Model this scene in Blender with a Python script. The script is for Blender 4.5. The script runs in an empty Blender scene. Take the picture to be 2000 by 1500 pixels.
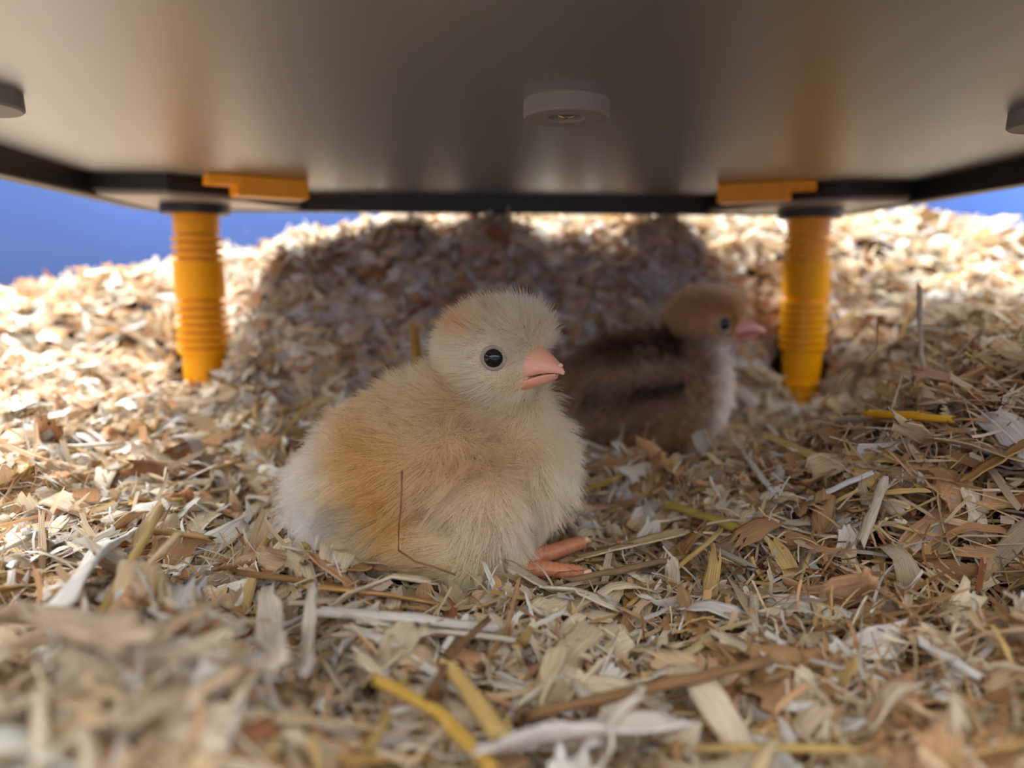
import bpy, math, random
import numpy as np
from mathutils import Vector, Matrix, kdtree, Quaternion

# ------------------------------------------------------------------ units
# All lengths below are written in "u"; one u is 0.86 mm, so the plate is 300 mm square.
K = 0.00086
F_PX = 1428.0          # focal length in pixels of the 2000 x 1500 frame
CAM_Z = 77.0
PITCH = math.radians(8.0)
rng = np.random.default_rng(11)
random.seed(5)

sc = bpy.context.scene
col = sc.collection

# ------------------------------------------------------------------ camera
cam_d = bpy.data.cameras.new('camera')
cam = bpy.data.objects.new('camera', cam_d)
col.objects.link(cam)
cam.location = (0, 0, CAM_Z * K)
cam.rotation_euler = (math.pi / 2 - PITCH, 0, 0)
cam_d.sensor_fit = 'HORIZONTAL'
cam_d.lens = 5.4
cam_d.sensor_width = 2000 / F_PX * 5.4
cam_d.clip_start = 0.004
cam_d.clip_end = 20
cam_d.dof.use_dof = True
cam_d.dof.focus_distance = 181 * K
cam_d.dof.aperture_fstop = 1.8
sc.camera = cam

# ------------------------------------------------------------------ world, sun, exposure
world = bpy.data.worlds.new('world')
sc.world = world
world.use_nodes = True
wn = world.node_tree.nodes
wn['Background'].inputs['Color'].default_value = (0.985, 0.985, 0.98, 1)
wn['Background'].inputs['Strength'].default_value = 1.35

# daylight from a window of the room, to the left of the tub
win_d = bpy.data.lights.new('window_daylight', 'AREA')
win = bpy.data.objects.new('window_daylight', win_d)
col.objects.link(win)
win_d.shape = 'RECTANGLE'
win_d.size, win_d.size_y = 1.1, 0.9
win_d.energy = 84
win_d.color = (0.98, 0.985, 1.0)
win.location = (-0.86, 1.0, 1.40)
win.rotation_euler = (Vector((0.0, 0.2, 0.05)) - win.location).to_track_quat('-Z', 'Y').to_euler()

sc.view_settings.view_transform = 'Standard'
sc.view_settings.look = 'None'
sc.view_settings.gamma = 1
sc.view_settings.use_curve_mapping = False
sc.view_settings.exposure = 1.0
sc.cycles.use_denoising = True
sc.cycles.max_bounces = 6
sc.cycles.diffuse_bounces = 3
sc.cycles.use_adaptive_sampling = True
sc.cycles.adaptive_threshold = 0.05
sc.cycles.transmission_bounces = 6
sc.cycles.sample_clamp_indirect = 4


# ------------------------------------------------------------------ helpers
def ray(px, py):
    dx = (px - 1000) / F_PX
    dy = (750 - py) / F_PX
    return np.array([dx, math.cos(PITCH) + dy * math.sin(PITCH), -math.sin(PITCH) + dy * math.cos(PITCH)])


def at(px, py, Y):
    d = ray(px, py)
    return np.array([0, 0, CAM_Z]) + d * (Y / d[1])


def project(p):
    q = np.asarray(p, float) - np.array([0, 0, CAM_Z])
    depth = q[..., 1] * math.cos(PITCH) - q[..., 2] * math.sin(PITCH)
    up = q[..., 1] * math.sin(PITCH) + q[..., 2] * math.cos(PITCH)
    depth = np.maximum(depth, 1e-3)
    return 1000 + F_PX * q[..., 0] / depth, 750 - F_PX * up / depth, depth


def lin(c):
    c = np.asarray(c, float) / 255.0
    return np.where(c <= 0.04045, c / 12.92, ((c + 0.055) / 1.055) ** 2.4)


def nrm(v):
    v = np.asarray(v, float)
    return v / np.maximum(np.linalg.norm(v, axis=-1, keepdims=True), 1e-9)


def mesh_obj(name, verts, faces, mat=None, parent=None, smooth=False):
    me = bpy.data.meshes.new(name)
    me.from_pydata([tuple(float(c) * K for c in v) for v in verts], [], [tuple(int(i) for i in f) for f in faces])
    me.update()
    if smooth:
        me.polygons.foreach_set('use_smooth', [True] * len(me.polygons))
    o = bpy.data.objects.new(name, me)
    col.objects.link(o)
    if mat:
        me.materials.append(mat)
    if parent:
        o.parent = parent
    return o


def empty(name, loc=(0, 0, 0), rz=0.0):
    o = bpy.data.objects.new(name, None)
    col.objects.link(o)
    o.location = tuple(float(c) * K for c in loc)
    o.rotation_euler = (0, 0, rz)
    o.empty_display_size = 0.01
    return o


def tag(o, label=None, cat=None, group=None, kind=None):
    if label:
        o['label'] = label
    if cat:
        o['category'] = cat
    if group:
        o['group'] = group
    if kind:
        o['kind'] = kind
    return o


class MB:
    """collects shapes, then links them as one mesh object"""
    def __init__(s):
        s.v, s.f = [], []

    def add(s, verts, faces):
        b = len(s.v)
        s.v += [tuple(v) for v in verts]
        s.f += [tuple(i + b for i in f) for f in faces]
        return s

    def box(s, x0, x1, y0, y1, z0, z1):
        v = [(x, y, z) for z in (z0, z1) for y in (y0, y1) for x in (x0, x1)]
        return s.add(v, [(0, 2, 3, 1), (4, 5, 7, 6), (0, 1, 5, 4), (2, 6, 7, 3), (0, 4, 6, 2), (1, 3, 7, 5)])

    def prism(s, poly, z0, z1):
        n = len(poly)
        area = sum(poly[i][0] * poly[(i + 1) % n][1] - poly[(i + 1) % n][0] * poly[i][1] for i in range(n))
        if area < 0:
            poly = poly[::-1]
        v = [(x, y, z0) for x, y in poly] + [(x, y, z1) for x, y in poly]
        f = [tuple(range(n - 1, -1, -1)), tuple(range(n, 2 * n))]
        f += [(i, (i + 1) % n, n + (i + 1) % n, n + i) for i in range(n)]
        return s.add(v, f)

    def lathe(s, prof, n=32, cx=0, cy=0):
        v, f = [], []
        m = len(prof)
        for r, z in prof:
            for k in range(n):
                a = 2 * math.pi * k / n
                v.append((cx + r * math.cos(a), cy + r * math.sin(a), z))
        for i in range(m - 1):
            for k in range(n):
                k2 = (k + 1) % n
                f.append((i * n + k, i * n + k2, (i + 1) * n + k2, (i + 1) * n + k))
        f.append(tuple(range(n - 1, -1, -1)))
        f.append(tuple((m - 1) * n + k for k in range(n)))
        return s.add(v, f)

    def tube(s, pts, radii, n=10, flat=1.0):
        pts = np.asarray(pts, float)
        tang = nrm(np.gradient(pts, axis=0))
        up = np.array([0, 0, 1.0])
        v, f = [], []
        for i, (p, t) in enumerate(zip(pts, tang)):
            a = np.cross(t, up)
            if np.linalg.norm(a) < 1e-3:
                a = np.array([1.0, 0, 0])
            a = nrm(a)
            b = np.cross(a, t)
            for k in range(n):
                th = 2 * math.pi * k / n
                v.append(p + radii[i] * (a * math.cos(th) + b * math.sin(th) * flat))
        m = len(pts)
        for i in range(m - 1):
            for k in range(n):
                k2 = (k + 1) % n
                f.append((i * n + k, i * n + k2, (i + 1) * n + k2, (i + 1) * n + k))
        f.append(tuple(range(n - 1, -1, -1)))
        f.append(tuple((m - 1) * n + k for k in range(n)))
        return s.add(v, f)

    def ellipsoid(s, c, r, rot=None, nu=24, nv=14):
        v, f = [], []
        R = np.eye(3) if rot is None else np.asarray(rot)
        for j in range(1, nv):
            ph = math.pi * j / nv
            for k in range(nu):
                th = 2 * math.pi * k / nu
                p = np.array([r[0] * math.sin(ph) * math.cos(th), r[1] * math.sin(ph) * math.sin(th), r[2] * math.cos(ph)])
                v.append(R @ p + np.asarray(c))
        top = len(v)
        v.append(R @ np.array([0, 0, r[2]]) + np.asarray(c))
        v.append(R @ np.array([0, 0, -r[2]]) + np.asarray(c))
        for j in range(nv - 2):
            for k in range(nu):
                k2 = (k + 1) % nu
                f.append((j * nu + k, (j + 1) * nu + k, (j + 1) * nu + k2, j * nu + k2))
        for k in range(nu):
            k2 = (k + 1) % nu
            f.append((top, k, k2))
            f.append((top + 1, (nv - 2) * nu + k2, (nv - 2) * nu + k))
        return s.add(v, f)

    def build(s, name, mat=None, parent=None, smooth=False, bevel=0.0, segs=2, angle=40):
        o = mesh_obj(name, s.v, s.f, mat, parent, smooth)
        if bevel:
            m = o.modifiers.new('bevel', 'BEVEL')
            m.width = bevel * K
            m.segments = segs
            m.limit_method = 'ANGLE'
            m.angle_limit = math.radians(35)
        if smooth:
            for e in ():
                pass
            o.data.set_sharp_from_angle(angle=math.radians(angle))
        return o


def material(name):
    m = bpy.data.materials.new(name)
    m.use_nodes = True
    return m, m.node_tree.nodes, m.node_tree.links, m.node_tree.nodes['Principled BSDF']


def plain(name, rgb, rough=0.5, metal=0.0, sss=0.0, spec=0.5, bump=0.0, bscale=900, vary=0.06):
    m, n, l, b = material(name)
    c = lin(rgb)
    tex = n.new('ShaderNodeTexNoise')
    tex.inputs['Scale'].default_value = bscale
    tex.inputs['Detail'].default_value = 4
    tc = n.new('ShaderNodeTexCoord')
    l.new(tc.outputs['Object'], tex.inputs['Vector'])
    mix = n.new('ShaderNodeMix')
    mix.data_type = 'RGBA'
    mix.inputs[6].default_value = (*[x * (1 - vary) for x in c], 1)
    mix.inputs[7].default_value = (*[min(1, x * (1 + vary)) for x in c], 1)
    l.new(tex.outputs['Fac'], mix.inputs[0])
    l.new(mix.outputs[2], b.inputs['Base Color'])
    b.inputs['Roughness'].default_value = rough
    b.inputs['Metallic'].default_value = metal
    b.inputs['Specular IOR Level'].default_value = spec
    if sss:
        b.inputs['Subsurface Weight'].default_value = sss
        b.inputs['Subsurface Radius'].default_value = (1.0, 0.45, 0.3)
        b.inputs['Subsurface Scale'].default_value = 0.0016
    if bump:
        bp = n.new('ShaderNodeBump')
        bp.inputs['Strength'].default_value = bump
        bp.inputs['Distance'].default_value = 0.0002
        l.new(tex.outputs['Fac'], bp.inputs['Height'])
        l.new(bp.outputs['Normal'], b.inputs['Normal'])
    return m


M = {}
M['black'] = plain('black_plastic', (20, 20, 20), 0.42, bump=0.15)
M['bracket'] = plain('bracket_painted_sheen', (150, 146, 140), 0.35)  # black plastic; its glancing reflection of the shavings is painted as grey
M['yellow'] = plain('yellow_plastic', (250, 170, 0), 0.34, sss=0.1, spec=0.3, bump=0.05)
M['orange'] = plain('orange_latch_plastic', (238, 160, 12), 0.4, bump=0.05)
M['grey_rubber'] = plain('grey_rubber', (128, 128, 132), 0.55, bump=0.1)
M['screw'] = plain('screw_steel', (200, 185, 170), 0.25, metal=1.0)
M['blue'] = plain('blue_tub_plastic', (44, 80, 148), 0.28, bump=0.05, bscale=200)
M['floor'] = plain('floor_paint', (120, 112, 104), 0.7, bscale=40)
M['beak'] = plain('beak_horn', (222, 162, 130), 0.32, sss=0.25, bump=0.08, bscale=1500, vary=0.1)
M['beak_brown'] = plain('beak_horn_dusky', (205, 128, 112), 0.38, sss=0.4)
M['egg_tooth'] = plain('egg_tooth_horn', (240, 190, 150), 0.35, sss=0.4)
M['leg_skin'] = plain('leg_scales', (190, 124, 90), 0.4, sss=0.2, bump=0.3, bscale=2500, vary=0.12)
M['eye'] = plain('eye_black', (8, 8, 10), 0.04, vary=0)
M['lid'] = plain('eyelid_skin', (152, 136, 118), 0.6, bump=0.3, bscale=4000)


# heating panel: brushed, satin aluminium
def panel_material():
    m, n, l, b = material('satin_aluminium')
    tc = n.new('ShaderNodeTexCoord')
    t = n.new('ShaderNodeTexNoise')
    t.inputs['Scale'].default_value = 1800
    t.inputs['Detail'].default_value = 3
    l.new(tc.outputs['Object'], t.inputs['Vector'])
    b.inputs['Base Color'].default_value = (0.52, 0.565, 0.62, 1)
    b.inputs['Metallic'].default_value = 1.0
    b.inputs['Roughness'].default_value = 0.40
    bp = n.new('ShaderNodeBump')
    bp.inputs['Strength'].default_value = 0.12
    bp.inputs['Distance'].default_value = 0.0001
    l.new(t.outputs['Fac'], bp.inputs['Height'])
    l.new(bp.outputs['Normal'], b.inputs['Normal'])
    return m


M['panel'] = panel_material()


# wood shavings: colour per piece from an attribute, grain along the piece from its UV map
def shaving_material():
    m, n, l, b = material('wood_shaving_fibre')
    at_ = n.new('ShaderNodeAttribute')
    at_.attribute_name = 'tint'
    uv = n.new('ShaderNodeUVMap')
    mp = n.new('ShaderNodeMapping')
    mp.inputs['Scale'].default_value = (0.10, 2.6, 1.0)
    l.new(uv.outputs['UV'], mp.inputs['Vector'])
    t = n.new('ShaderNodeTexNoise')
    t.inputs['Scale'].default_value = 1.0
    t.inputs['Detail'].default_value = 5
    t.inputs['Roughness'].default_value = 0.6
    l.new(mp.outputs['Vector'], t.inputs['Vector'])
    ramp = n.new('ShaderNodeMapRange')
    ramp.inputs['From Min'].default_value = 0.3
    ramp.inputs['From Max'].default_value = 0.7
    ramp.inputs['To Min'].default_value = 0.60
    ramp.inputs['To Max'].default_value = 1.10
    l.new(t.outputs['Fac'], ramp.inputs['Value'])
    mul = n.new('ShaderNodeVectorMath')
    mul.operation = 'SCALE'
    l.new(at_.outputs['Color'], mul.inputs[0])
    l.new(ramp.outputs['Result'], mul.inputs['Scale'])
    l.new(mul.outputs['Vector'], b.inputs['Base Color'])
    b.inputs['Roughness'].default_value = 0.55
    b.inputs['Specular IOR Level'].default_value = 0.3
    bp = n.new('ShaderNodeBump')
    bp.inputs['Strength'].default_value = 1.35
    bp.inputs['Distance'].default_value = 0.0002
    l.new(t.outputs['Fac'], bp.inputs['Height'])
    l.new(bp.outputs['Normal'], b.inputs['Normal'])
    tr = n.new('ShaderNodeBsdfTranslucent')
    l.new(mul.outputs['Vector'], tr.inputs['Color'])
    ms = n.new('ShaderNodeMixShader')
    ms.inputs['Fac'].default_value = 0.28
    l.new(b.outputs['BSDF'], ms.inputs[1])
    l.new(tr.outputs['BSDF'], ms.inputs[2])
    l.new(ms.outputs['Shader'], n['Material Output'].inputs['Surface'])
    return m


M['shaving'] = shaving_material()


def hair_material(name):
    m = bpy.data.materials.new(name)
    m.use_nodes = True
    n, l = m.node_tree.nodes, m.node_tree.links
    n.remove(n['Principled BSDF'])
    a = n.new('ShaderNodeAttribute')
    a.attribute_name = 'tint'
    h = n.new('ShaderNodeBsdfHairPrincipled')
    h.model = 'CHIANG'
    h.parametrization = 'COLOR'
    l.new(a.outputs['Color'], h.inputs['Color'])
    h.inputs['Roughness'].default_value = 0.55
    h.inputs['Radial Roughness'].default_value = 0.8
    h.inputs['Coat'].default_value = 0.0
    h.inputs['Random Roughness'].default_value = 0.1
    d = n.new('ShaderNodeBsdfDiffuse')
    l.new(a.outputs['Color'], d.inputs['Color'])
    ms = n.new('ShaderNodeMixShader')
    tr = n.new('ShaderNodeBsdfTranslucent')
    l.new(a.outputs['Color'], tr.inputs['Color'])
    dt = n.new('ShaderNodeMixShader')
    dt.inputs['Fac'].default_value = 0.45
    l.new(d.outputs['BSDF'], dt.inputs[1])
    l.new(tr.outputs['BSDF'], dt.inputs[2])
    ms.inputs['Fac'].default_value = 0.5
    l.new(h.outputs['BSDF'], ms.inputs[1])
    l.new(dt.outputs['Shader'], ms.inputs[2])
    l.new(ms.outputs['Shader'], n['Material Output'].inputs['Surface'])
    return m


M['down'] = hair_material('chick_down')


def skin_material(name):
    m, n, l, b = material(name)
    a = n.new('ShaderNodeAttribute')
    a.attribute_name = 'tint'
    l.new(a.outputs['Color'], b.inputs['Base Color'])
    b.inputs['Roughness'].default_value = 0.8
    return m


M['skin'] = skin_material('chick_skin')

# ------------------------------------------------------------------ ground height of the bedding
CTRL = np.array([
    (-60, 200, 0), (0, 200, 0), (40, 205, 0), (-20, 163, 5), (20, 160, 2), (-60, 165, 6), (-90, 200, 8),
    (0, 110, 1), (0, 70, 4), (-45, 85, 24), (-75, 100, 22), (-30, 120, 6), (-100, 60, 28), (-103, 140, 13), (60, 110, 3), (90, 145, 7),
    (60, 60, 8), (112, 166, 8), (114, 205, 34), (145, 180, 32), (150, 235, 50), (187, 270, 58), (121, 260, 24), (173, 330, 50), (230, 200, 66),
    (180, 120, 32), (-138, 190, 16), (-157, 260, 30), (-196, 280, 42), (-231, 330, 60), (-213, 380, 74), (-192, 410, 84),
    (-150, 310, 32), (-139, 334, 33), (-82, 290, 22), (39, 270, 10), (75, 312, 8), (80, 285, 8), (142, 355, 28), (-60, 310, 24), (0, 312, 16), (100, 330, 10),
    (-100, 318, 40), (-108, 345, 86), (-55, 322, 38), (-55, 350, 90), (0, 332, 30), (75, 338, 22), (-90, 357, 92), (0, 361, 98), (80, 365, 99), (150, 384, 88), (-90, 385, 99), (0, 390, 105), (80, 392, 105), (-100, 430, 104), (0, 430, 112), (80, 432, 113), (150, 432, 112), (210, 430, 112),
    (250, 430, 113), (310, 430, 95), (238, 380, 82), (-80, 480, 106), (60, 480, 112), (220, 480, 114), (-220, 470, 80), (-280, 380, 66), (-280, 260, 52), (-240, 150, 38), (300, 320, 88), (280, 200, 72),
    (-300, 500, 70), (300, 540, 90), (0, 550, 108), (-300, 0, 40), (300, 0, 50), (0, -100, 20), (0, 0, 8), (-300, 120, 46), (300, 100, 64), (-120, 0, 30), (120, 20, 28),
    (-300, -100, 30), (300, -100, 40), (-410, 300, 54), (-410, 500, 64), (410, 300, 86), (410, 500, 82), (-410, 0, 44), (410, 0, 60)], float)


def _tps(d2):
    return 0.5 * d2 * np.log(d2 + 1e-6)


_xy = CTRL[:, :2] / 100.0
_n = len(CTRL)
_A = np.zeros((_n + 3, _n + 3))
_A[:_n, :_n] = _tps(((_xy[:, None] - _xy[None]) ** 2).sum(-1)) + np.eye(_n) * 0.004
_A[:_n, _n:] = np.c_[np.ones(_n), _xy]
_A[_n:, :_n] = _A[:_n, _n:].T
_W = np.linalg.solve(_A, np.r_[CTRL[:, 2], 0, 0, 0])
_ph = rng.uniform(0, 6.28, (8, 2))
_fr = rng.uniform(0.05, 0.16, (8, 2)) * rng.choice([-1, 1], (8, 2))


def ground(x, y):
    x = np.asarray(x, float)
    y = np.asarray(y, float)
    shp = x.shape
    x, y = x.ravel(), y.ravel()
    out = np.empty_like(x)
    for s in range(0, len(x), 20000):
        q = np.c_[x[s:s + 20000], y[s:s + 20000]] / 100.0
        d2 = ((q[:, None] - _xy[None]) ** 2).sum(-1)
        out[s:s + 20000] = _tps(d2) @ _W[:_n] + _W[_n] + q @ _W[_n + 1:]
    for k in range(8):
        out += 1.0 * np.sin(_fr[k, 0] * x + _fr[k, 1] * y + _ph[k, 0])
    out -= 15 * np.exp(-((x - 114) / 20) ** 2 - ((y - 168) / 9) ** 2)          # hollow under the brown slope
    return np.clip(out, -14, 116).reshape(shp)


# ------------------------------------------------------------------ floor and blue tub
MB().box(-2600, 2600, -2600, 2600, -62, -50).build('floor', M['floor'])['kind'] = 'structure'


def rounded_rect(x0, x1, y0, y1, r, n=8):
    pts = []
    for cx, cy, a0 in ((x1 - r, y1 - r, 0), (x0 + r, y1 - r, 90), (x0 + r, y0 + r, 180), (x1 - r, y0 + r, 270)):
        for k in range(n + 1):
            a = math.radians(a0 + 90 * k / n)
            pts.append((cx + r * math.cos(a), cy + r * math.sin(a)))
    return pts


def ring_shell(levels, name, mat, parent):
    """levels: list of outlines with z, bottom inside ... over the rim ... bottom outside"""
    n = len(levels[0][0])
    v, f = [], []
    for poly, z in levels:
        v += [(x, y, z) for x, y in poly]
    for i in range(len(levels) - 1):
        for k in range(n):
            k2 = (k + 1) % n
            f.append((i * n + k, i * n + k2, (i + 1) * n + k2, (i + 1) * n + k))
    f.append(tuple(range(n)))
    f.append(tuple((len(levels) - 1) * n + k for k in range(n - 1, -1, -1)))
    return mesh_obj(name, v, f, mat, parent, smooth=True)


tub = empty('plastic_tub', (0, 0, -50))
tag(tub, 'deep blue plastic tub holding the bedding and the heating plate', 'tub')


def tub_outline(z, off=0.0):
    e = (z + 50) * 0.10 + off
    return rounded_rect(-420 - e, 420 + e, -330 - e, 560 + e, 120 + e, 10)


lv = [(tub_outline(-40), 10), (tub_outline(0), 50), (tub_outline(60), 110), (tub_outline(165), 215)]
lv = [(p, z) for p, z in lv]
lv += [(tub_outline(170, 14), 221), (tub_outline(163, 16), 211), (tub_outline(155, 5), 203), (tub_outline(-50, 4), 0)]
ws = ring_shell(lv, 'tub_shell', M['blue'], tub)
rb = MB()
ro = [(x, y) for x, y in tub_outline(167, 17)]
rb.tube([(x, y, 213) for x, y in ro + [ro[0]]], [4.0] * (len(ro) + 1), 8)
rb.build('rolled_rim', M['blue'], tub, smooth=True)

# ------------------------------------------------------------------ heating plate
HP = (9.0, 226.5)
HP_YAW = math.radians(4.3)
plate = empty('heating_plate', (HP[0], HP[1], 0), HP_YAW)
tag(plate, 'satin metal heating plate in a black frame standing on ribbed yellow legs', 'heating plate')
ZR, ZP, ZT = 110.0, 118.5, 146.0
HALF, INN = 175.0, 167.0
HALF_Y, INN_Y, SHIFT = 147.0, 139.0, 28.0     # the plate is less deep than wide


def corner_poly(sx, sy):
    p = [(-INN - 1, 105), (-138, 105), (-112, 128), (-97, INN + 1), (-INN - 1, INN + 1)]
    return [(-sx * x, sy * (y - SHIFT)) for x, y in p]


fr = MB()
o_, i_ = rounded_rect(-HALF, HALF, -HALF_Y, HALF_Y, 14, 5), rounded_rect(-INN, INN, -INN_Y, INN_Y, 8, 5)
n_ = len(o_)
v_ = [(x, y, ZR) for x, y in i_] + [(x, y, ZR) for x, y in o_] + [(x, y, ZT) for x, y in o_] + [(x, y, ZP + 4) for x, y in i_]
f_ = []
for k in range(n_):
    k2 = (k + 1) % n_
    f_ += [(k, k2, n_ + k2, n_ + k), (n_ + k, n_ + k2, 2 * n_ + k2, 2 * n_ + k), (3 * n_ + k, 3 * n_ + k2, k2, k)]
f_.append(tuple(2 * n_ + k for k in range(n_)))
fr.add(v_, f_)
for sx in (-1, 1):
    for sy in (-1, 1):
        fr.prism(corner_poly(sx, sy), ZR + 2.2, ZP + 3)
fr.build('frame', M['black'], plate, bevel=0.8)
MB().prism(rounded_rect(-INN - 2, INN + 2, -INN_Y - 2, INN_Y + 2, 8, 5), ZP, ZP + 2).build('heating_panel', M['panel'], plate)

LEG_XY = 142.0, 147.0 - SHIFT


def leg_profile():
    r0 = 10.4
    prof = [(r0 * 0.6, 6), (r0 * 1.02, 7)]
    z = 8.0

    def ribs(z, n, pitch=3.5):
        for _ in range(n):
            prof.extend([(r0 * 1.05, z), (r0 * 1.05, z + pitch * 0.55), (r0 * 0.84, z + pitch * 0.64), (r0 * 0.84, z + pitch * 0.95)])
            z += pitch
        return z
    z = ribs(z, 2)
    prof.extend([(r0 * 0.98, z), (r0 * 0.92, z + 8)])
    z = ribs(z + 8.2, 2)
    prof.extend([(r0 * 0.86, z), (r0 * 0.9, z + 14)])
    z = ribs(z + 14.4, 7)
    prof.extend([(r0 * 0.98, z + 0.4), (r0 * 1.05, z + 4), (r0 * 1.02, z + 14)])
    z = ribs(z + 15, 4)
    while z < ZR + 2:
        prof.append((r0 * 0.95, z))
        z += 4
    prof.append((r0 * 0.95, ZR + 3))
    return prof


for sx in (-1, 1):
    for sy in (1, -1):
        lx, ly = sx * LEG_XY[0], sy * LEG_XY[1]
        lg = MB().lathe(leg_profile(), 36, lx, ly).build('leg', M['yellow'], plate, smooth=True, angle=30)
        lg['label'] = 'yellow ribbed height-adjusting leg'
        MB().lathe([(10.6, ZR - 3.5), (14.5, ZR - 3.5), (14.8, ZR - 2.5), (14.8, ZR + 2.0), (10.6, ZR + 2.5)], 36, lx, ly).build('collar', M['black'], lg, smooth=True)
        br = MB()
        p = [(-INN + 1, 107.5), (-139, 107.5), (-115, 129), (-100, INN - 1), (-INN + 1, INN - 1)]
        br.prism([(-sx * x, sy * (y - SHIFT)) for x, y in p], ZR + 0.6, ZR + 2.6)
        br.build('corner_bracket', M['bracket'], plate, bevel=0.3)['label'] = 'black corner bracket around the leg, its bright reflection painted grey'
        # orange sliding latch on the diagonal face of the corner housing
        if sy < 0:
            continue                     # no latch shows at the front corners
        la = MB()
        la.prism([(-sx * x, sy * (y - SHIFT)) for x, y in [(-117, 113), (-111, 104), (-86, 118), (-92, 128)]], ZR + 0.4, ZR + 8.4)
        la.prism([(-sx * x, sy * (y - SHIFT)) for x, y in [(-126, 109), (-121, 100), (-108, 105), (-114, 115)]], ZR + 4.5, ZR + 8.4)
        la.build('latch', M['orange'], plate, bevel=0.7)['label'] = 'orange sliding latch beside the leg'

for dx in (-132, 0, 121):
    d = MB().lathe([(9.9, ZP + 0.5), (10.1, ZP - 3.4), (9.6, ZP - 3.9), (4.6, ZP - 3.9), (4.3, ZP - 3.6), (4.1, ZP - 1.4)], 48, dx, -49)
    dob = d.build('bumper_disc', M['grey_rubber'], plate, smooth=True, angle=35)
    dob['label'] = 'grey rubber disc fixed under the plate'
    s_ = MB().lathe([(2.9, ZP - 1.4), (2.8, ZP - 2.6), (2.1, ZP - 3.4), (1.0, ZP - 3.7)], 20, dx, -49)
    s_.box(dx - 1.9, dx + 1.9, -49.3, -48.7, ZP - 3.8, ZP - 3.5)
    s_.box(dx - 0.3, dx + 0.3, -50.9, -47.1, ZP - 3.8, ZP - 3.5)
    s_.build('screw', M['screw'], dob, smooth=True)


# ------------------------------------------------------------------ chicks
def rotz(a):
    c, s = math.cos(a), math.sin(a)
    return np.array([[c, -s, 0], [s, c, 0], [0, 0, 1.0]])


def roty(a):
    c, s = math.cos(a), math.sin(a)
    return np.array([[c, 0, s], [0, 1, 0], [-s, 0, c]])


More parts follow.
